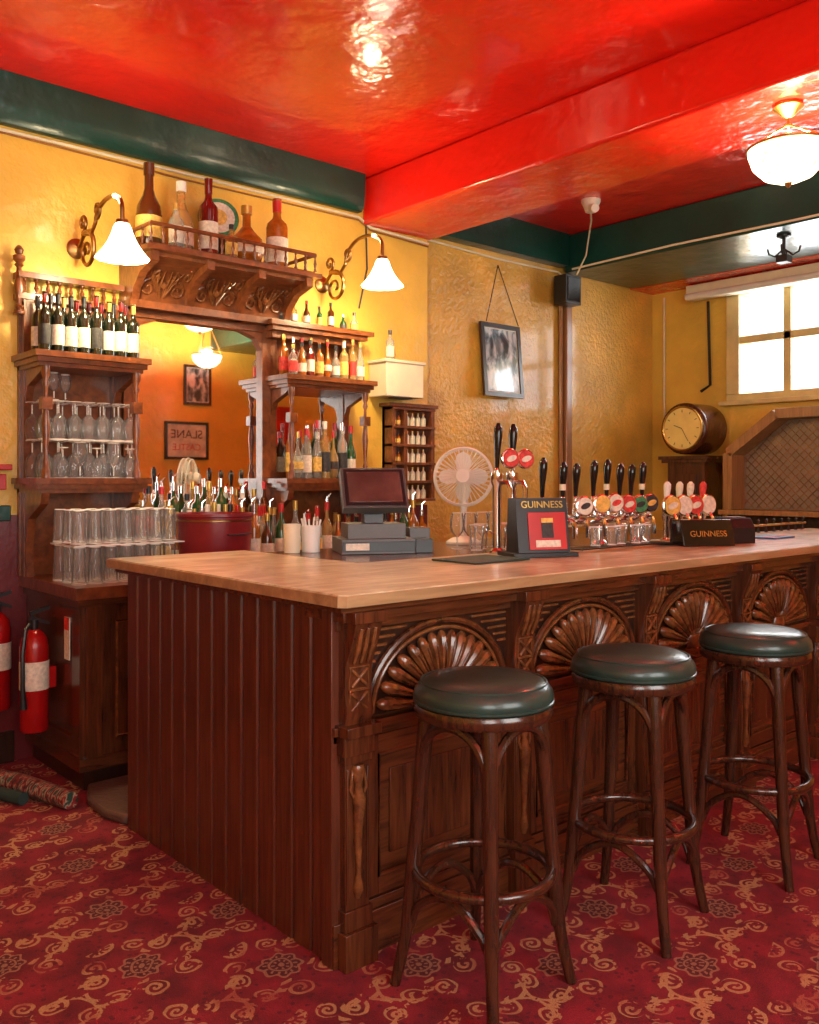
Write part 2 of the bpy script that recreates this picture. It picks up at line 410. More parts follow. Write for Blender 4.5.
for px in P:
    w=.05
    o.prism('mahogany',[(BY,.72),(BY-.05,.72),(BY-.06,.76),(BY-.05,.82),(BY-.055,.90),(BY-.085,.97),(BY-.105,1.03),(BY,1.03)],'x',px-w,px+w)
    o.box('mahogany',(px-w-.012,BY-.115,1.03),(px+w+.012,BY,1.063))
    o.box('mahogany',(px-w-.015,BY-.085,.69),(px+w+.015,BY,.722))
    for zc_ in (.79,.86):
        for s in (-1,1): o.tube('carve',[(px-.03,BY-.056,zc_-s*.026),(px+.03,BY-.056,zc_+s*.026)],.006,6)
        o.tube('carve',[(px-.036,BY-.053,zc_-.033),(px+.036,BY-.053,zc_-.033),(px+.036,BY-.055,zc_+.033),(px-.036,BY-.055,zc_+.033)],.004,6,True)
    for k in range(3): o.tube('carve',[(px-.026+.026*k,BY-.062,.905),(px-.026+.026*k,BY-.085,.96),(px-.026+.026*k,BY-.10,1.015)],[.005,.010,.007],6)
    o.box('mahogany',(px-.046,BY-.045,.16),(px+.046,BY,.69))
    o.box('mahogany',(px-.058,BY-.06,.63),(px+.058,BY,.69)); o.box('mahogany',(px-.052,BY-.053,.605),(px+.052,BY,.63))
    o.box('mahogany',(px-.062,BY-.07,.0),(px+.062,BY,.11)); o.box('mahogany',(px-.052,BY-.055,.11),(px+.052,BY,.17))
    o.tube('carve',[(px,BY-.045,.20),(px,BY-.05,.23),(px,BY-.05,.28),(px,BY-.05,.40),(px,BY-.055,.50),(px,BY-.05,.54),(px,BY-.045,.58),(px,BY-.045,.60)],[.010,.018,.008,.014,.022,.010,.026,.020],10)
    for sx in (-1,1):
        o.tube('carve',[(px+sx*.006,BY-.05,.48),(px+sx*.03,BY-.05,.53),(px+sx*.022,BY-.05,.585)],[.004,.007,.004],6)
        o.tube('mahogany',[(px+sx*.038,BY-.047,.19),(px+sx*.038,BY-.047,.59)],.004,6)
for a,b_ in zip(P[:-1],P[1:]):
    cx=(a+b_)/2; hw=(b_-a)/2-.05
    zb=.728; rz=.262; rx=hw-.012
    o.box('dark_wood',(a+.05,BY-.004,.72),(b_-.05,BY,1.0))
    for k,(dr,th,mm_) in enumerate(((0,.012,'mahogany'),(-.024,.007,'carve'))):
        o.tube(mm_,[(cx+(rx+dr)*cos(t*pi/28),BY-.012,zb+(rz+dr)*sin(t*pi/28)) for t in range(29)],th,8)
    n=15
    for k in range(n):
        t=pi*(k+.5)/n
        rr=1/math.sqrt((cos(t)/(rx-.034))**2+(sin(t)/(rz-.034))**2)
        ps=[]; rs=[]
        wf=rr*pi/n*.43
        for q,rad in ((.20,.22),(.35,.36),(.55,.56),(.75,.78),(.88,.90),(.96,.72),(1.0,.3)):
            ps.append((cx+rr*q*cos(t),BY-.006-.022*math.sin(q*pi*.85),zb+rr*q*sin(t))); rs.append(max(.004,wf*rad))
        o.tube('carve',ps,rs,8)
        o.tube('mahogany',[(cx+rr*q*cos(t),BY-.010-.022*math.sin(q*pi*.85)-wf*.8*q,zb+rr*q*sin(t)) for q in (.3,.5,.7,.85)],.0035,5)
    o.lathe('carve',[(0,-.04),(.05,-.03),(.062,0),(.05,.03),(0,.04)],(cx,BY-.012,zb+.012),14,sy=.5)
    for sx in (-1,1):
        for k in range(5):
            x1=cx+sx*(hw-.004); z=.985-k*.024
            xi=cx+sx*(rx*math.sqrt(max(0,1-((z-zb)/(rz+.02))**2))+.02) if z-zb<rz+.02 else cx+sx*.05
            if abs(x1-xi)>.02: o.tube('carve',[(x1,BY-.008,z),(xi,BY-.008,z)],.006,6)
    fw=.06
    o.box('mahogany',(a+.05,BY-.012,.165),(a+.05+fw,BY,.66)); o.box('mahogany',(b_-.05-fw,BY-.012,.165),(b_-.05,BY,.66))
    o.box('mahogany_h',(a+.05+fw,BY-.012,.165),(b_-.05-fw,BY,.165+fw)); o.box('mahogany_h',(a+.05+fw,BY-.012,.66-fw),(b_-.05-fw,BY,.66))
    o.box('mahogany',(a+.16,BY-.008,.28),(b_-.16,BY,.545))
    x0_,x1_=a+.05+fw,b_-.05-fw
    o.tube('mahogany_h',[(x0_,BY-.012,.165+fw),(x1_,BY-.012,.165+fw),(x1_,BY-.012,.66-fw),(x0_,BY-.012,.66-fw)],.009,6,True)
o.done(.0025)

# ---------------------------------------------------------------- bar stools
def stool(x,y,rot):
    o=Obj('bar_stool',(x,y,0),rot)
    o.lathe('vinyl',[(0,.888),(.10,.887),(.155,.883),(.183,.871),(.198,.852),(.202,.834),(.197,.818),(.19,.812),(0,.812)],n=48)
    o.ring('vinyl',.199,.005,(0,0,.822),48,6)
    o.ring('vinyl',.180,.004,(0,0,.8735),48,6)
    o.lathe('stoolwood',[(0,.812),(.196,.812),(.200,.804),(.200,.785),(.194,.776),(.155,.774),(.15,.79),(0,.79)],n=48)
    for k in range(4):
        a=k*pi/2
        def R(r,z,d=0): return (r*cos(a+d),r*sin(a+d),z)
        o.tube('stoolwood',[R(.160,.785),R(.168,.72),R(.178,.6),R(.192,.45),R(.205,.32),R(.215,.20),R(.222,.15),R(.238,.07),R(.255,0)],[.024,.024,.023,.0215,.021,.0205,.018,.017,.016],12)
        pts=[]
        A=Vector(R(.178,.54)); Bv=Vector(R(.178,.54,pi/2))
        for t in range(19):
            s=t/18; ang=pi*s
            p=A.lerp(Bv,(1-cos(ang))/2); zz=.54+.222*(sin(ang)**.7)
            p=Vector((p.x,p.y,0))*(1+.10*sin(ang)); pts.append((p.x,p.y,zz))
        o.tube('stoolwood',pts,.0135,8)
        pts=[]
        for t in range(15):
            s=t/14; ang=pi*s
            d=s*pi/2; rr=.208-.05*sin(ang)
            pts.append((rr*cos(a+d),rr*sin(a+d),.17+.125*(sin(ang)**.55)))
        o.tube('stoolwood',pts,.0125,8)
        o.lathe('brass',[(0,-.004),(.007,-.004),(.007,.004),(0,.004)],R(.190,.33),8)
    o.ring('stoolwood',.194,.0155,(0,0,.33),48,10)
    o.done()
VA=radians(48.6)
stool(1.875,1.805,VA+.02); stool(2.53,1.75,VA+.16); stool(3.25,1.70,VA+.10)

# ---------------------------------------------------------------- bottles
def bottle(o,x,y,z,h,r,kind,g,l,cap,n=14):
    if kind=='wine': pr=[(r,0),(r,.60),(r*.92,.66),(r*.45,.73),(r*.36,.78),(r*.36,.97),(r*.42,.975),(r*.42,1.0)]
    elif kind=='spirit': pr=[(r,0),(r,.58),(r*.85,.65),(r*.45,.72),(r*.34,.78),(r*.34,.9)]
    elif kind=='bell': pr=[(r*.9,0),(r,.03),(r,.40),(r*.9,.50),(r*.5,.62),(r*.36,.70),(r*.33,.9)]
    elif kind=='sq': pr=[(r,0),(r,.60),(r*.9,.66),(r*.42,.72),(r*.34,.8),(r*.34,.9)]
    elif kind=='round': pr=[(r*.6,0),(r*1.1,.1),(r*1.3,.28),(r*1.15,.45),(r*.6,.58),(r*.32,.66),(r*.3,.9)]
    else: pr=[(r*1.2,0),(r*1.25,.05),(r*.9,.4),(r*.5,.6),(r*.32,.7),(r*.3,.9)]
    pr=[(0,.001)]+[(a,b_*h) for a,b_ in pr]+[(0,pr[-1][1]*h)]
    sq=5 if kind=='sq' else 0
    if sq: pr=[(a*.88,b_) for a,b_ in pr]
    o.lathe(g,pr,(x,y,z),n,sq=sq)
    if kind in('wine','spirit','bell'):
        t=.45 if kind!='bell' else .36
        o.lathe(l,[(r*1.015,h*.12),(r*1.02,h*.13),(r*1.02,h*t),(r*1.015,h*(t+.01))],(x,y,z),n)
    elif kind=='sq': o.lathe(l,[(r*.9,h*.14),(r*.9,h*.46)],(x,y,z),n,sq=5)
    elif kind=='round': o.lathe(l,[(r*1.28,h*.2),(r*1.33,h*.28),(r*1.27,h*.36)],(x,y,z),n)
    else: o.lathe(l,[(r*1.16,h*.12),(r*1.05,h*.26)],(x,y,z),n)
    if kind=='wine': o.lathe(cap,[(0,h*.82),(r*.40,h*.82),(r*.42,h*1.0),(r*.43,h*1.005),(0,h*1.005)],(x,y,z),n)
    else: o.lathe(cap,[(0,h*.86),(r*.42,h*.86),(r*.42,h*.995),(r*.3,h),(0,h)],(x,y,z),n)
G=['clearbottle','goldbottle','goldbottle','amber','amber','greenglass','brownglass','clearbottle','clearbottle','darkred']
L=['label_w','label_w','label_y','label_y','label_r','label_b','label_w']
C=['black','cap_gold','red','chrome','white','cap_gold']
def row(o,x0,x1,n,ys,z,hr,rr=(.03,.038),kinds=('spirit','spirit','sq','bell','wine','round'),pour=False):
    for y in ys:
        for i in range(n):
            x=x0+(x1-x0)*(i+.5)/n+random.uniform(-.004,.004)
            h=random.uniform(*hr); r=random.uniform(*rr)
            k=random.choice(kinds)
            if k=='round': r*=.8
            bottle(o,x,y+random.uniform(-.005,.005),z,h,r,k,random.choice(G),random.choice(L),random.choice(C))
            if pour and random.random()<.3:
                o.tube('chrome',[(x,y,z+h),(x,y,z+h+.03),(x+.02,y-.01,z+h+.05)],[.006,.005,.003],6)

# ---------------------------------------------------------------- back bar
b=Obj('back_bar_cabinet')
yB=4.845
def turned(o,x,y,z0,z1,r=.022,m='backwood'):
    h=z1-z0
    o.lathe(m,[(0,0),(r*1.2,0),(r*1.2,.06*h),(r*.7,.09*h),(r*.9,.14*h),(r*.5,.18*h),(r*.75,.3*h),(r*1.15,.45*h),(r*.75,.6*h),(r*.5,.8*h),(r*.95,.84*h),(r*.6,.88*h),(r*1.2,.93*h),(r*1.2,h),(0,h)],(x,y,z0),14)
b.box('mahogany',(1.62,4.13,.10),(4.4,yB,.90)); b.box('dark_wood',(1.64,4.16,0),(4.4,yB,.10))
b.box('mahogany_h',(1.60,4.11,.10),(4.4,yB,.16))
b.box('mahogany_h',(1.59,4.10,.86),(4.4,yB,.90)); b.box('backwood',(1.57,4.07,.90),(4.4,yB,.955))
for x in (1.66,2.36,3.06,3.76):
    b.box('mahogany',(x-.03,4.105,.16),(x+.05,4.13,.86))
    b.box('mahogany',(x+.12,4.115,.24),(x+.60,4.13,.78))
    b.tube('carve',[(x+.12,4.115,.24),(x+.60,4.115,.24),(x+.60,4.115,.78),(x+.12,4.115,.78)],.009,6,True)
    for zz in (.34,.5,.66):
        b.tube('carve',spiral_pts((x+.22,4.108,zz),.06,1.3,0,1),.010,6); b.tube('carve',spiral_pts((x+.36,4.108,zz),.06,1.3,pi,-1),.010,6); b.tube('carve',spiral_pts((x+.50,4.108,zz),.06,1.3,0,1),.010,6)
b.box('mahogany',(1.607,4.13,.16),(1.62,4.22,.86)); b.box('mahogany',(1.607,4.74,.16),(1.62,yB,.86))
b.box('mahogany_h',(1.607,4.22,.16),(1.62,4.74,.24)); b.box('mahogany_h',(1.607,4.22,.78),(1.62,4.74,.86))
b.box('backwood',(2.16,4.635,.955),(3.0,4.795,1.10)); b.box('backwood',(3.06,4.60,.955),(3.9,4.70,1.06))
def tower(x0,x1,yf,top,mirror=True):
    b.box('backwood',(x0,yB-.03,.955),(x1,yB,top))
    if mirror: b.box('mirror',(x0+.05,yB-.036,1.5),(x1-.05,yB-.031,2.02))
    for zz in (1.46,2.09):
        b.box('backwood',(x0-.03,yf-.02,zz-.03),(x1+.03,yB,zz)); b.box('backwood',(x0-.015,yf,zz-.055),(x1+.015,yB,zz-.03))
        b.box('backwood',(x0,yf+.02,zz-.075),(x1,yB,zz-.055))
    for x in (x0+.035,x1-.035):
        turned(b,x,yf+.03,1.46,2.015,.018)
        b.box('backwood',(x-.025,yf+.005,1.80),(x+.025,yf+.055,1.86))
        b.box('backwood',(x-.025,yB-.07,.955),(x+.025,yB-.02,2.4))
        b.prism('backwood',[(yB,.955),(yB-.10,.955),(yB-.08,1.1),(yB-.12,1.25),(yf+.05,1.33),(yf+.03,1.386),(yB,1.386)],'x',x-.02,x+.02)
        b.prism('backwood',[(yB,1.80),(yB-.05,1.80),(yB-.10,1.93),(yf+.05,1.99),(yf+.03,2.016),(yB,2.016)],'x',x-.018,x+.018)
tower(1.56,2.10,4.50,2.42,False)
b.box('backwood',(1.54,yB-.09,2.49),(2.10,yB,2.52)); b.box('backwood',(1.54,yB-.08,2.38),(2.10,yB,2.41))
for i in range(9): turned(b,1.58+i*.06,yB-.05,2.41,2.49,.011)
turned(b,1.55,yB-.06,2.30,2.60,.025); b.lathe('backwood',[(0,0),(.018,.01),(.024,.03),(.012,.05),(0,.055)],(1.55,yB-.06,2.60),12)
tower(3.04,3.68,4.54,2.42,True)
b.box('backwood',(3.0,4.66,2.37),(3.74,yB,2.40)); b.box('backwood',(2.98,4.64,2.40),(3.78,yB,2.43)); b.box('backwood',(3.02,4.70,2.33),(3.70,yB,2.37))
b.box('mirror',(2.14,yB-.045,.96),(3.04,yB-.04,2.40))
b.box('backwood',(2.10,yB-.08,.955),(2.16,yB,2.42)); b.box('backwood',(2.99,yB-.08,.955),(3.05,yB,2.42))
b.box('backwood',(2.10,yB-.09,2.36),(3.05,yB,2.46))
b.prism('backwood',[(2.16,2.37),(2.16,2.25),(2.20,2.32),(2.30,2.355),(2.40,2.37)],'y',yB-.075,yB-.02)
b.prism('backwood',[(2.99,2.37),(2.99,2.25),(2.95,2.32),(2.85,2.355),(2.75,2.37)],'y',yB-.075,yB-.02)
cv=[(yB,2.44),(4.72,2.44),(4.71,2.50),(4.67,2.565),(4.60,2.61),(4.50,2.635),(4.46,2.64),(4.46,2.66),(yB,2.66)]
b.prism('backwood',cv,'x',2.13,3.12)
b.box('backwood',(2.07,4.40,2.66),(3.18,yB,2.685)); b.box('backwood',(2.10,4.43,2.685),(3.15,yB,2.70))
for x in (2.13,2.46,2.79,3.12):
    b.prism('backwood',[(yB,2.40),(4.70,2.40),(4.66,2.50),(4.58,2.57),(4.44,2.61),(4.44,2.66),(yB,2.66)],'x',x-.022,x+.022)
def cy_(z):
    pr=[(2.44,4.72),(2.50,4.71),(2.565,4.67),(2.61,4.60),(2.635,4.50),(2.66,4.46)]
    for (z0,y0_),(z1,y1_) in zip(pr[:-1],pr[1:]):
        if z<=z1: return y0_+(y1_-y0_)*max(0,(z-z0))/(z1-z0)
    return 4.46
for cx in (2.295,2.625,2.955):
    for sx in (-1,1):
        for (dx,dz,R_) in ((.085,2.515,.045),(.05,2.57,.03),(.12,2.59,.025)):
            pts=spiral_pts((cx+sx*dx,0,dz),R_,1.3,pi/2,-sx)
            b.tube('carve',[(p[0],cy_(p[2])-.004,p[2]) for p in pts],.008,6)
        for k in range(3):
            b.tube('carve',[(cx+sx*.01,cy_(2.47)-.003,2.47),(cx+sx*(.02+.02*k),cy_(2.53+.015*k)-.006,2.53+.015*k),(cx+sx*(.02+.035*k),cy_(2.60)-.006,2.60)],[.005,.009,.003],6)
    b.lathe('carve',[(0,-.03),(.018,-.015),(.024,0),(.018,.015),(0,.03)],(cx,cy_(2.54)-.002,2.54),8)
b.box('backwood',(2.10,4.68,2.40),(3.14,yB,2.44))
b.tube('backwood',[(2.10,yB-.05,2.80),(2.10,4.43,2.80),(3.15,4.43,2.80),(3.15,yB-.05,2.80)],.012,8)
for i in range(16): turned(b,2.10+i*.07,4.43,2.70,2.80,.009)
for x in (2.10,3.15):
    for yy in (4.53,4.63,4.73): turned(b,x,yy,2.70,2.80,.009)
b.done(.002)

w=Obj('wine_bottles')
for j,y in enumerate((4.56,4.66)):
    for i in range(8):
        bottle(w,1.60+i*.066,y,2.09,.30+random.uniform(-.012,.012),.031,'wine','winebottle','label_w' if (i+j)%4 else 'label_b',random.choice(['black','darkred','black','cap_gold']))
w.done()
w=Obj('display_liquor_bottles')
for x,k,h,r,g,l,c in ((2.17,'bell',.47,.070,'brownglass','label_y','brownglass'),(2.36,'bell',.41,.068,'goldbottle','label_w','white'),(2.53,'wine',.46,.055,'darkred','label_w','darkred'),(2.78,'round',.36,.078,'amber','label_w','cap_gold'),(2.99,'wine',.44,.066,'amber','label_w','red'),(2.28,'spirit',.25,.04,'clearbottle','label_w','cap_gold'),(2.62,'spirit',.20,.035,'goldbottle','label_y','black')):
    bottle(w,x,4.60 if h>.3 else 4.50,2.70,h,r,k,g,l,c,18)
w.M=axisM((2.66,4.72,2.99),(-.4,-1,.2)); w.lathe('label_g',[(0,0),(.12,0),(.12,.012),(0,.012)],n=28); w.lathe('label_w',[(0,.013),(.095,.013),(.095,.016),(0,.016)],n=28); w.lathe('label_y',[(0,.017),(.05,.017),(.05,.019),(0,.019)],n=24)
w.M=Matrix(); w.box('label_b',(2.63,4.68,2.70),(2.69,4.77,2.88)); w.done()
w=Obj('liquor_bottles')
row(w,2.18,3.0,11,(4.70,),1.10,(.26,.36),pour=True)
row(w,2.18,3.0,11,(4.515,4.592),.955,(.29,.37),pour=True)
row(w,2.60,3.05,5,(4.30,),.955,(.30,.38))
row(w,3.05,3.95,12,(4.32,4.44),.955,(.27,.37),pour=True)
w.done()
w=Obj('shelf_liquor_bottles')
row(w,3.12,3.60,7,(4.62,4.70),1.46,(.26,.37))
row(w,3.07,3.66,9,(4.60,4.69),2.09,(.18,.27),(.024,.031))
row(w,3.05,3.72,7,(4.72,),2.43,(.08,.20),(.018,.028))
w.done()
w=Obj('single_bottle'); bottle(w,4.00,4.74,2.273,.21,.03,'spirit','clearbottle','label_w','black'); w.done()

# ---------------------------------------------------------------- glassware
def wineglass(o,x,y,z,s=1,inv=False):
    pr=[(.034,0),(.032,.003),(.005,.008),(.004,.06),(.014,.068),(.032,.09),(.038,.12),(.036,.155),(.030,.19)]
    if inv: pr=[(a,.19-c) for a,c in pr][::-1]
    o.lathe_open('clear',[(a*s,c*s) for a,c in pr],(x,y,z),14)
    for (a,c) in (pr[0],pr[-1]): o.ring('rim',a*s,.0013,(x,y,z+c*s),14,4)
    o.tube('rim',[(x,y,z+(.012 if not inv else .178)*s),(x,y,z+(.06 if not inv else .13)*s)],.0035,5)
def tumbler(o,x,y,z,h=.15,r=.036,inv=False):
    pr=[(0,.003),(r*.75,.003),(r,h)]
    if inv: pr=[(a,h-c) for a,c in pr]
    o.lathe_open('tumbler',pr,(x,y,z),16)
    for a,c in pr[1:]: o.ring('rim',a,.0016,(x,y,z+c),16,4)
w=Obj('stemmed_glasses')
for lv in range(2):
    for i in range(7):
        for j in range(3):
            if lv and random.random()<.08: continue
            wineglass(w,1.605+i*.076+(j%2)*.02+random.uniform(-.004,.004),4.58+j*.083-.0,1.461+lv*.197,1,inv=True)
w.box('rim',(1.63,4.555,1.653),(2.04,4.559,1.657))
for i in range(5): wineglass(w,1.68+i*.088,4.535,1.461,.95 if i%2 else .8,inv=(i%2==0))
wineglass(w,1.66,4.60,1.856,.72); wineglass(w,1.74,4.66,1.856,.72)
w.done()
w=Obj('drinking_glasses')
for lv in range(2):
    for i in range(7):
        for j in range(3):
            tumbler(w,1.64+i*.077,4.22+j*.12,.958+lv*.19,.175 if lv==0 else .16,.035,inv=True)
for y in (4.18,4.48): w.box('rim',(1.60,y,1.136),(2.16,y+.004,1.142))
for x in (1.60,2.16): w.box('rim',(x,4.18,1.136),(x+.004,4.484,1.142))
w.done()

o=Obj('ice_bucket')
o.lathe('redbucket',[(0,0),(.175,0),(.18,.02),(.195,.30),(.202,.305),(.202,.32),(.190,.32),(.17,.03),(0,.03)],(2.375,4.25,.956),36)
o.ring('oldbrass',.198,.005,(2.375,4.25,1.24),36,6)
o.tube('label_b',[(2.375+.1965*cos(a),4.25+.1965*sin(a),1.17) for a in [radians(-100+k*6) for k in range(8)]],.022,6,flat=.15)
ob=o.done()
o=Obj('straw_holder')
o.lathe('white',[(0,0),(.04,0),(.045,.12),(.04,.12),(.036,.01),(0,.01)],(2.38,3.38,1.1215),18)
for i in range(12):
    a=random.uniform(0,2*pi); o.tube('white',[(2.38+.01*cos(a),3.38+.01*sin(a),1.13),(2.38+.045*cos(a),3.38+.045*sin(a),1.28+random.uniform(-.02,.02))],.004,6)
o.lathe('cream',[(0,0),(.036,0),(.04,.13),(.036,.13),(.034,.01),(0,.01)],(2.29,3.40,1.1215),18)
o.done()

# ---------------------------------------------------------------- point of sale terminal
o=Obj('cash_register_terminal',(2.60,3.20,1.1215),radians(-28))
K=Matrix.Scale(.88,4); o.M=K
o.box('grey',(-.19,-.15,0),(.19,.17,.075)); o.box('black',(-.185,-.156,.012),(.185,-.15,.062)); o.box('grey',(-.15,-.10,.075),(.15,.13,.15))
o.box('label_w',(-.17,-.158,.02),(-.05,-.155,.055))
o.prism('black',[(-.02,.15),(.08,.15),(.06,.27),(.0,.27)],'x',-.05,.05)
o.M=K@Matrix.Translation((0,-.02,.32))@Matrix.Rotation(radians(-32),4,'X')
o.box('grey',(-.17,-.02,-.115),(.17,.04,.125)); o.box('black',(-.158,-.024,-.105),(.158,-.019,.115))
o.box('screen',(-.14,-.027,-.085),(.14,-.023,.098))
o.M=K; o.box('black',(.20,-.12,0),(.29,.0,.07))
o.box('grey',(.20,.02,0),(.31,.15,.12))
o.done(.006)

o=Obj('desk_fan',(3.28,3.3,1.1215),radians(-48))
o.lathe('white',[(0,0),(.09,0),(.09,.012),(.06,.03),(.018,.04),(.016,.20),(0,.20)],n=24)
o.M=axisM((0,0,.345),(0,-1,.08))
o.lathe('white',[(0,-.10),(.035,-.10),(.048,-.08),(.048,-.02),(.02,0),(0,0)],n=20)
for z,rr in ((.035,.145),(-.03,.145),(.0,.152)): o.ring('white',rr,.005,(0,0,z),40,6)
for k in range(36):
    a=2*pi*k/36
    o.tube('white',[(.03*cos(a),.03*sin(a),.055),(.10*cos(a),.10*sin(a),.05),(.145*cos(a),.145*sin(a),.03),(.152*cos(a),.152*sin(a),0)],.0018,4)
    o.tube('white',[(.04*cos(a),.04*sin(a),-.06),(.11*cos(a),.11*sin(a),-.055),(.145*cos(a),.145*sin(a),-.03),(.152*cos(a),.152*sin(a),0)],.0016,4)
o.lathe('white',[(0,.05),(.035,.05),(.035,.06),(0,.062)],n=20)
for k in range(4):
    a=2*pi*k/4
    vs=[]
    for q in range(9):
        t=q/8*2*pi; u=.075+.055*cos(t); v=.042*sin(t)
        vs.append((u*cos(a)-v*sin(a),u*sin(a)+v*cos(a),.01+v*.5))
    o.add('white',vs[:8],[tuple(range(8))])
o.M=Matrix(); o.tube('white',[(0,.04,.18),(0,.045,.33)],.018,8)
o.done()

# ---------------------------------------------------------------- beer taps
TZ=1.1215
def handle(o,x,y,z,h=.20,m='blackgloss',lean=0):
    o.lathe('chrome',[(0,0),(.012,0),(.012,.02),(.009,.025),(0,.025)],(x,y,z),10)
    o.tube(m,[(x,y,z+.02),(x,y-.002,z+h*.4),(x,y-.006,z+h*.75),(x,y-.008,z+h*.9),(x,y-.008,z+h)],[.009,.013,.020,.019,.007],10)
def badge(o,x,y,z,r,m,m2='label_w',d=(-.35,-1,.05)):
    o.M=axisM((x,y,z),d)
    o.lathe('chrome',[(0,-.02),(r*.9,-.02),(r*1.08,0),(r*1.08,.008),(r*.95,.012),(0,.012)],n=26)
    o.lathe(m,[(0,.013),(r*.92,.013),(r*.9,.017),(0,.018)],n=26); o.lathe(m2,[(0,.0185),(r*.62,.0185),(r*.6,.021),(0,.021)],n=24,sy=.5)
    o.M=Matrix()
def tap(o,x,y,z,hh,bm,r=.045,post=.16,hm='blackgloss'):
    o.lathe('chrome',[(0,0),(.032,0),(.032,.01),(.018,.02),(.016,post*.6),(.024,post*.75),(.024,post),(0,post)],(x,y,z),16)
    o.tube('chrome',[(x,y,z+post*.82),(x,y-.05,z+post*.82),(x,y-.065,z+post*.7),(x,y-.065,z+post*.35)],[.012,.011,.010,.008],8)
    if bm: badge(o,x,y-.03,z+post+.02,r,bm)
    handle(o,x,y+.0,z+post,hh,hm)
o=Obj('tall_beer_tap')
for x,bm in ((2.96,'label_r'),(3.06,'label_r')):
    o.lathe('chrome',[(0,0),(.035,0),(.035,.012),(.02,.025),(.02,.30),(.028,.32),(.028,.36),(0,.36)],(x,2.765,TZ),18)
    o.tube('chrome',[(x,2.765,1.44),(x,2.70,1.44),(x,2.685,1.41),(x,2.685,1.33)],.011,8)
    badge(o,x+.035,2.72,1.545,.042,bm)
    handle(o,x,2.765,1.48,.225)
o.done()
o=Obj('beer_tap_bank')
o.tube('chrome',[(3.28,2.76,1.25),(4.12,2.76,1.25)],.032,14)
for x in (3.36,3.7,4.04): o.lathe('chrome',[(0,0),(.045,0),(.045,.012),(.026,.03),(.024,.12),(0,.12)],(x,2.76,TZ),16)
bm=[None,None,'label_w','label_y','label_w','label_r','label_g','label_b']
xs=[3.27,3.42,3.52,3.66,3.77,3.88,3.98,4.08]
for i in range(8):
    x=xs[i]; dz=random.uniform(-.015,.015)
    o.lathe('chrome',[(0,0),(.022,0),(.022,.06),(.014,.075),(0,.075)],(x,2.76,1.27),12)
    o.tube('chrome',[(x,2.76,1.26),(x,2.70,1.25),(x,2.69,1.22),(x,2.69,1.17)],[.014,.013,.012,.010],8)
    if bm[i]: badge(o,x,2.715,1.33+dz*.5,.046,bm[i],['label_r','label_w','label_b','label_y'][i%4])
    handle(o,x,2.765,1.345,.20+dz)
    if i%3==1: o.lathe('cream',[(0,0),(.016,0),(.016,.03),(0,.03)],(x,2.764,1.40),10)
o.done()
o=Obj('beer_tap')
for x,m1,hm in ((4.24,'label_y','white'),(4.36,'label_w','cream'),(4.47,'label_r','label_w'),(4.60,'label_w','label_r')):
    tap(o,x,2.72,TZ,.15,m1,.055,.17,hm)
o.done()
o=Obj('drip_tray')
o.box('chrome',(3.26,2.52,TZ),(4.02,2.68,1.133)); o.box('black',(3.28,2.54,1.133),(4.0,2.66,1.136))
for i in range(32): o.box('chrome',(3.285+i*.022,2.545,1.136),(3.290+i*.022,2.655,1.139))
o.done()
o=Obj('bar_mat'); o.box('fabric_b',(2.50,2.45,TZ),(2.82,2.70,1.128)); o.box('label_b',(2.52,2.47,1.128),(2.66,2.68,1.129)); o.done(.003)
o=Obj('countertop_display',(3.0,2.56,TZ),radians(-25))
o.box('black',(-.15,-.09,0),(.15,.10,.018)); 
o.prism('black',[(-.07,.018),(.07,.018),(.05,.25),(-.03,.25)],'x',-.12,.12)
o.M=Matrix.Translation((0,-.052,.13))@Matrix.Rotation(radians(-9.8),4,'X')
o.box('red',(-.07,-.004,-.10),(.105,-.001,.06)); o.box('label_w',(-.04,-.006,-.09),(.075,-.004,-.06)); o.box('label_b',(-.01,-.006,-.05),(.045,-.004,.03)); o.box('label_y',(-.01,-.007,.015),(.045,-.005,.035))
o.M=Matrix(); ob=o.done(.003)
text('GUINNESS','cap_gold',(0,-.039,.222),(radians(80),0,0),.042,ob)
o=Obj('branded_drip_box',(4.10,2.42,TZ),radians(-30))
o.prism('blackgloss',[(-.07,0),(.08,0),(.06,.13),(-.03,.13)],'x',-.14,.14)
ob=o.done(.004); text('GUINNESS','cap_gold',(0,-.056,.06),(radians(73),0,0),.043,ob)
o=Obj('receipt_printer',(4.40,2.44,TZ),radians(-25)); o.prism('black',[(-.09,0),(.09,0),(.09,.12),(-.05,.13),(-.09,.08)],'x',-.09,.09); o.box('grey',(-.07,-.04,.131),(.07,.04,.135)); o.done(.006)
o=Obj('pint_glasses')
for i in range(5): tumbler(o,3.46+i*.1,2.6-.02*(i%2),1.139,.09,.032)
o.done()
o=Obj('bar_glasses')
for i in range(6): tumbler(o,3.0+i*.078,2.93+.05*(i%2),TZ,.12,.036)
for i in range(4): wineglass(o,3.02+i*.085,3.08,TZ,.9)
o.done()
o=Obj('glass_rack_rail')
for i in range(12):
    x=4.86+i*.10; o.lathe('black',[(0,0),(.012,0),(.006,.02),(.006,.06),(.011,.075),(0,.085)],(x,2.78,TZ),8)
o.tube('brass',[(4.84,2.78,1.165),(6.0,2.78,1.165)],.007,8); o.done()
o=Obj('bar_towel'); o.box('blue',(4.80,2.40,TZ),(5.05,2.58,1.130)); o.box('label_r',(4.80,2.44,1.130),(5.05,2.47,1.131)); o.done(.003)

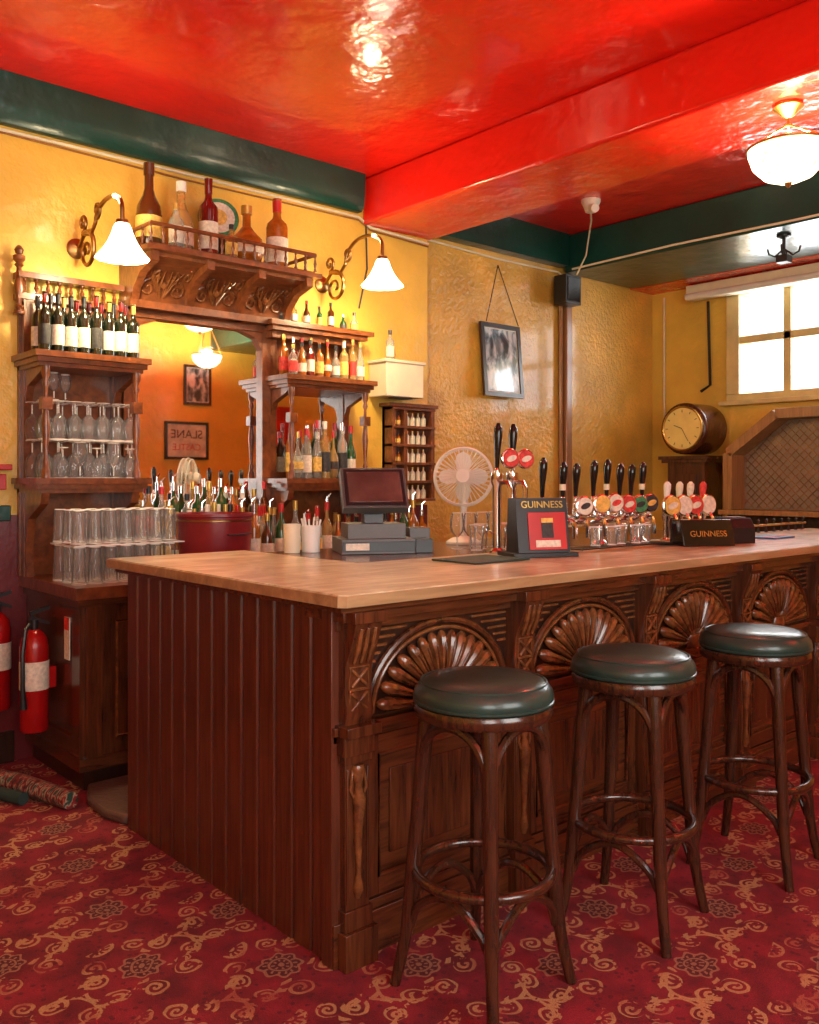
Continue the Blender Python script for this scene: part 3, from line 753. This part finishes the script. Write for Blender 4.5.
# ---------------------------------------------------------------- right part of the back wall
o=Obj('towel_dispenser'); o.box('cream',(3.90,4.66,2.02),(4.24,YW-.002,2.27)); o.box('cream',(3.885,4.65,2.25),(4.255,YW-.002,2.272)); o.box('grey',(3.98,4.68,2.01),(4.16,4.74,2.02)); o.done(.012)
o=Obj('miniature_rack')
x0,x1,z0,z1=4.02,4.42,1.30,1.96
for a in (x0,x0+.11,x1-.03): o.box('backwood',(a,4.74,z0),(a+.03,YW-.002,z1))
o.box('backwood',(x0,4.82,z0),(x1,YW-.002,z1))
for k in range(6):
    zz=z0+k*(z1-z0-.02)/5; o.box('backwood',(x0,4.73,zz),(x1,YW-.002,zz+.018))
    if k<5:
        for i in range(4): bottle(o,x0+.165+i*.052,4.775,zz+.018,.095,.018,'spirit','cream','cream','cap_gold',10)
        for i in range(2): bottle(o,x0+.050+i*.038,4.775,zz+.018,.085,.013,'spirit','amber','label_y','black',10)
o.box('backwood',(x0-.03,4.72,z1),(x1+.02,YW-.002,z1+.025)); o.done(.002)
def picture(name,x0,x1,z0,z1,y,sgn=-1,frame='dark_wood',inner='photo_print',tilt=0,f=.035):
    cx,cz=(x0+x1)/2,(z0+z1)/2; o=Obj(name,(0,0,0)); hw,hh=(x1-x0)/2,(z1-z0)/2
    o.M=Matrix.Translation((cx,y,cz))@Matrix.Rotation(tilt,4,'X')@(Matrix.Rotation(pi,4,'Z') if sgn>0 else Matrix())
    o.box(frame,(-hw,-.015,-hh),(hw,.01,-hh+f)); o.box(frame,(-hw,-.015,hh-f),(hw,.01,hh)); o.box(frame,(-hw,-.015,-hh+f),(-hw+f,.01,hh-f)); o.box(frame,(hw-f,-.015,-hh+f),(hw,.01,hh-f))
    o.box('paper',(-hw+f,-.004,-hh+f),(hw-f,.008,hh-f)); o.box(inner,(-hw+f*1.3,-.006,-hh+f*1.3),(hw-f*1.3,-.004,hh-f*1.3))
    return o
o=picture('framed_picture',5.01,5.46,2.10,2.68,YW-.01,tilt=radians(-5))
o.M=Matrix(); 
for x in (5.05,5.42): o.tube('dark_wood',[(x,YW-.02,2.68),(5.235,YW+.03,3.15)],.004,5)
o.done()
o=Obj('loudspeaker'); o.box('black',(5.86,4.70,2.91),(6.06,YW-.022,3.15)); o.box('blackgloss',(5.88,4.692,2.93),(6.04,4.70,3.13)); o.done(.012)
o=Obj('security_camera'); o.lathe('white',[(0,0),(.07,0),(.07,-.02),(.055,-.05),(.04,-.09),(0,-.10)],(5.4,4.1,3.519),20)
o.tube('white',[(5.4,4.1,3.46),(5.32,4.0,3.42)],[.035,.03],12); o.done()
o=Obj('ceiling_hook_bracket')
hx_,hy_=6.25,3.05
o.lathe('black',[(0,0),(.05,0),(.05,-.015),(.012,-.03),(.012,-.16),(0,-.16)],(hx_,hy_,3.199),12)
for k in range(4):
    a=k*2*pi/4+.3; o.tube('black',[(hx_,hy_,3.10),(hx_+.06*cos(a),hy_+.06*sin(a),3.05),(hx_+.10*cos(a),hy_+.10*sin(a),3.07),(hx_+.11*cos(a),hy_+.11*sin(a),3.11)],.007,6)
o.box('black',(hx_-.04,hy_-.04,3.0),(hx_+.04,hy_+.04,3.05)); o.done()
# ---------------------------------------------------------------- longcase clock
o=Obj('longcase_clock')
cy=4.32; cz=1.90; xf=6.98
o.box('dark_wood',(xf+.03,cy-.22,0),(XR-.01,cy+.22,.62)); o.box('mahogany',(xf+.06,cy-.18,.62),(XR-.02,cy+.18,1.62))
o.box('mahogany',(xf+.045,cy-.11,.75),(xf+.06,cy+.11,1.5)); 
o.box('mahogany',(xf+.02,cy-.22,1.60),(XR-.01,cy+.22,1.63)); o.box('mahogany',(xf,cy-.24,1.63),(XR-.01,cy+.24,1.66))
o.M=axisM((xf+.03,cy,cz),(-1,0,0))
o.lathe('mahogany',[(0,-.33),(.225,-.33),(.225,-.02),(.225,0),(.215,.015),(.20,.022),(0,.022)],n=40)
o.ring('brass',.188,.009,(0,0,.026),40,8)
o.lathe('dial',[(0,.022),(.184,.022),(.184,.027),(0,.028)],n=40)
for k in range(12):
    a=2*pi*k/12; o.tube('black',[(.14*cos(a),.14*sin(a),.03),(.163*cos(a),.163*sin(a),.03)],.003,5)
o.tube('black',[(0,0,.034),(.03,.08,.034)],.003,5); o.tube('black',[(0,0,.036),(-.11,-.06,.036)],.002,5)
o.M=Matrix(); o.done(.003)
# ---------------------------------------------------------------- hood with lattice
o=Obj('lattice_screen')
hx=7.18
pts=[(3.94,1.2),(3.94,1.68),(3.52,1.99),(2.75,1.99),(2.35,1.68),(2.35,1.2)]
for (a,b_),(c_,d_) in zip(pts[:-1],pts[1:]):
    dv=Vector((0,c_-a,d_-b_)); dv.normalize(); nn=Vector((0,dv.z,-dv.y))
    q=[Vector((0,a,b_))-nn*.04,Vector((0,a,b_))+nn*.04,Vector((0,c_,d_))+nn*.04,Vector((0,c_,d_))-nn*.04]
    o.prism('hoodwood',[(p.y,p.z) for p in q],'x',hx-.12,XR-.01)
o.box('hoodwood',(hx-.2,2.3,1.16),(XR-.01,3.98,1.2))
o.prism('lattice',[(3.92,1.2),(3.92,1.67),(3.5,1.97),(2.77,1.97),(2.37,1.67),(2.37,1.2)],'x',hx+.1,hx+.11)
for i in range(-14,34):
    for s in (-1,1):
        seg=[]
        for t in range(41):
            z=1.2+.85*t/40; y=2.4+i*.07+s*(z-1.2)
            lim=(z<1.66) or (y<3.92-(z-1.66)*1.33 and y>2.37+(z-1.66)*1.25)
            if 2.39<y<3.90 and lim and z<1.96: seg.append((hx+.09,y,z))
        if len(seg)>2: o.tube('oldbrass',[seg[0],seg[-1]],.004,4)
o.box('dark_wood',(hx-.12,2.3,.0),(XR-.01,3.94,1.16))
o.done(.003)
o=Obj('roller_blind'); o.box('cream',(7.2,2.6,3.06),(7.315,4.42,3.19)); o.tube('white',[(7.17,2.62,3.08),(7.17,4.40,3.08)],.03,10); o.done(.008)

# ---------------------------------------------------------------- lamps
def sconce(x,zm,ys,zb,zt,za):
    o=Obj('wall_sconce')
    o.M=axisM((x,YW-.002,zm-.02),(0,-1,0)); o.lathe('oldbrass',[(0,0),(.055,0),(.055,.01),(.03,.025),(0,.03)],n=20); o.M=Matrix()
    y0=YW-.04
    o.tube('oldbrass',spiral_pts((x,y0-.11,zm-.06),.11,1.5,radians(60),1,'yz',36,.15),[.013-.006*i/36 for i in range(37)],8)
    o.tube('oldbrass',spiral_pts((x,y0-.05,zm+.10),.05,1.3,radians(-90),-1,'yz',24,.2),.009,8)
    pts=[(x,y0,zm-.02),(x,y0-.07,zm+.04),(x,y0-.16,zm+.02),(x,y0-.22,zm+.07)]
    n=12
    yc=(y0-.22+ys)/2
    hw=abs(ys-(y0-.22))/2
    for i in range(n+1):
        t=pi*i/n; pts.append((x,yc+hw*cos(t),za-.09+.09*sin(t) if i>n/2 else zm+.07+(za-zm-.07)*sin(t)))
    pts.append((x,ys,zt+.01))
    o.tube('oldbrass',pts,.011,8)
    o.tube('oldbrass',spiral_pts((x,y0-.24,zm+.13),.05,1.2,radians(-60),-1,'yz',20,.2),.008,6)
    o.lathe('oldbrass',[(0,zt+.02-zb),(.03,zt+.01-zb),(.035,zt-.03-zb),(0,zt-.03-zb)],(x,ys,zb),16)
    h=zt-zb
    prof=[(.033,h*.95),(.042,h*.85),(.052,h*.68),(.070,h*.45),(.098,h*.20),(.128,0)]
    n=36; vs=[]; fs=[]
    for j,(r,z) in enumerate(prof):
        for i in range(n):
            a=2*pi*i/n; rr=r*(1+.03*(j/5)*cos(12*a)); vs.append((x+rr*cos(a),ys+rr*sin(a),zb+z))
    for j in range(5):
        for i in range(n): fs.append((j*n+i,j*n+(i+1)%n,(j+1)*n+(i+1)%n,(j+1)*n+i))
    o.add('shade',vs,fs)
    ob=o.done()
    l=bpy.data.lights.new('sconce_bulb','POINT'); l.energy=34; l.color=(1,.78,.45); l.shadow_soft_size=.05
    lo=bpy.data.objects.new('sconce_bulb',l); sc.collection.objects.link(lo); lo.location=(x,ys,zb-.02); lo.parent=ob
    l=bpy.data.lights.new('sconce_glow','POINT'); l.energy=9; l.color=(1,.78,.45); l.shadow_soft_size=.05
    lo=bpy.data.objects.new('sconce_glow',l); sc.collection.objects.link(lo); lo.location=(x,ys+.1,zt+.16); lo.parent=ob
sconce(1.87,2.72,4.26,2.54,2.72,2.88)
sconce(3.50,2.76,4.22,2.63,2.80,2.97)
def pendant(x,y,zc,ztop,power):
    o=Obj('pendant_lamp')
    o.lathe('brass',[(0,0),(.065,0),(.07,-.015),(.05,-.03),(.03,-.05),(.012,-.06),(0,-.065)],(x,y,ztop),18)
    o.lathe('alabaster',[(0,-.105),(.05,-.10),(.11,-.075),(.158,-.025),(.178,.035),(.180,.06),(.172,.06),(.150,-.02),(.10,-.062),(.045,-.086),(0,-.09)],(x,y,zc),36)
    o.lathe('brass',[(0,-.13),(.012,-.12),(.018,-.105),(0,-.10)],(x,y,zc),10)
    o.ring('brass',.180,.007,(x,y,zc+.058),36,6)
    for k in range(3):
        a=2*pi*k/3+.4
        pts=[Vector((x+.178*cos(a),y+.178*sin(a),zc+.06)).lerp(Vector((x,y,ztop-.09)),t/8) for t in range(9)]
        o.tube('brass',pts,[.004 if t%2 else .0075 for t in range(9)],6)
    o.tube('brass',[(x,y,ztop-.02),(x,y,ztop-.10)],.008,6)
    ob=o.done()
    l=bpy.data.lights.new('pendant_bulb','POINT'); l.energy=power; l.color=(1,.85,.60); l.shadow_soft_size=.07
    lo=bpy.data.objects.new('pendant_bulb',l); sc.collection.objects.link(lo); lo.location=(x,y,zc+.05); lo.parent=ob
pendant(4.10,1.98,2.94,3.199,45)
pendant(.2,-.5,2.93,3.519,65)  # unseen pendant, added as fill over the customer side
pendant(5.45,-.35,2.93,3.519,120)  # added pendant, brightens the front wall reflected in the mirror

# ---------------------------------------------------------------- fire extinguishers & floor things
def ext(x,y,z,bracket):
    o=Obj('fire_extinguisher')
    o.lathe('extred',[(0,0),(.060,0),(.066,.012),(.066,.40),(.058,.445),(.035,.475),(.02,.485),(0,.485)],(x,y,z),24)
    o.lathe('label_w',[(.0668,.20),(.0675,.205),(.0675,.33),(.0668,.335)],(x,y,z),24)
    o.lathe('black',[(0,.48),(.02,.48),(.02,.53),(0,.53)],(x,y,z),12)
    o.prism('black',[(x-.02,z+.53),(x+.07,z+.50),(x+.07,z+.515),(x-.01,z+.55)],'y',y-.01,y+.01)
    o.prism('black',[(x-.02,z+.55),(x+.07,z+.575),(x+.07,z+.59),(x-.02,z+.57)],'y',y-.01,y+.01)
    o.tube('black',[(x-.02,y,z+.51),(x-.05,y-.03,z+.49),(x-.07,y-.05,z+.38),(x-.07,y-.05,z+.22),(x-.065,y-.05,z+.12)],[.010,.010,.010,.011,.018],8)
    if bracket=='x': o.box('extred',(x+.06,y-.03,z+.2),(1.599,y+.03,z+.3))
    else: o.box('extred',(x-.03,y+.06,z+.2),(x+.03,YW-.002,z+.3))
    o.done()
ext(1.505,4.43,.25,'x'); ext(1.435,4.765,.30,'y')
o=Obj('cabinet_notice'); o.box('label_w',(1.600,4.24,.60),(1.606,4.30,.80)); o.box('label_r',(1.599,4.24,.74),(1.600,4.30,.80)); o.done()
o=Obj('wall_socket'); o.box('red',(1.40,YW-.03,1.40),(1.50,YW-.002,1.48)); o.box('red',(1.44,YW-.06,1.5),(1.52,YW-.002,1.53)); o.done(.004)
o=Obj('rolled_rug')
o.tube('patterned',[(1.33,4.50,.045),(1.40,4.32,.045),(1.46,4.12,.042),(1.50,3.95,.04)],[.045,.046,.043,.038],12)
o.tube('fabric_b',[(1.24,4.46,.03),(1.30,4.30,.03),(1.36,4.14,.03)],[.03,.03,.028],10)
o.done()
o=Obj('stone_step'); o.prism('stone',[(1.60,3.62),(1.72,3.62),(2.1,3.7),(2.1,4.12),(1.64,4.12),(1.57,3.95),(1.56,3.75)],'z',.0,.045); o.done(.015)

# ---------------------------------------------------------------- things seen in the mirror (front wall)
o=picture('framed_picture',5.62,6.02,2.45,2.98,YF+.02,1); o.done()
o=picture('framed_sign',5.35,5.98,1.72,2.22,YF+.02,1,'black','paper'); o.M=Matrix(); ob=o.done()
text('SLANE','label_b',(5.66,YF+.03,2.05),(pi/2,0,pi),.16,ob); text('CASTLE','label_r',(5.66,YF+.03,1.88),(pi/2,0,pi),.12,ob)
o=Obj('door_1'); o.box('red',(6.75,YF+.001,0),(7.3,YF+.05,2.5)); o.box('ceil',(6.85,YF+.05,.2),(7.2,YF+.06,1.1)); o.box('ceil',(6.85,YF+.05,1.3),(7.2,YF+.06,2.3)); o.done(.01)

# ---------------------------------------------------------------- lights
def area(name,loc,rot,sx,sy,e,col):
    l=bpy.data.lights.new(name,'AREA'); l.shape='RECTANGLE'; l.size=sx; l.size_y=sy; l.energy=e; l.color=col
    o=bpy.data.objects.new(name,l); sc.collection.objects.link(o); o.location=loc; o.rotation_euler=rot
area('window_light_front_a',(-.5,YF-.15,1.95),(radians(90),0,0),1.5,1.8,70,(1,.97,.90))  # added fill light from behind the camera, shining through the unseen front opening
area('window_light_front_b',(1.8,YF-.15,1.95),(radians(90),0,0),1.5,1.8,70,(1,.97,.90))  # second added fill light, in the other unseen front opening
area('window_light_right',(XR+.5,3.2,2.65),(0,radians(90),0),1.3,2.0,85,(.93,.97,1))
w=bpy.data.worlds.new('World'); sc.world=w; w.use_nodes=True
nt=w.node_tree; bg=nt.nodes['Background']
sky=nt.nodes.new('ShaderNodeTexSky'); sky.sky_type='PREETHAM' if hasattr(sky,'turbidity') else 'NISHITA'
mx=nt.nodes.new('ShaderNodeMix'); mx.data_type='RGBA'; mx.inputs[0].default_value=.8
nt.links.new(sky.outputs[0],mx.inputs[6]); mx.inputs[7].default_value=(.9,.95,1,1)
nt.links.new(mx.outputs[2],bg.inputs['Color']); bg.inputs['Strength'].default_value=2.0

# ---------------------------------------------------------------- camera
cam=bpy.data.cameras.new('camera'); co=bpy.data.objects.new('camera',cam); sc.collection.objects.link(co)
cam.sensor_width=36; cam.lens=900/1024*36; cam.shift_y=-32/1024; cam.clip_start=.05
co.location=(0,0,1.45); co.rotation_euler=(radians(90),0,radians(48.6-90))
sc.camera=co
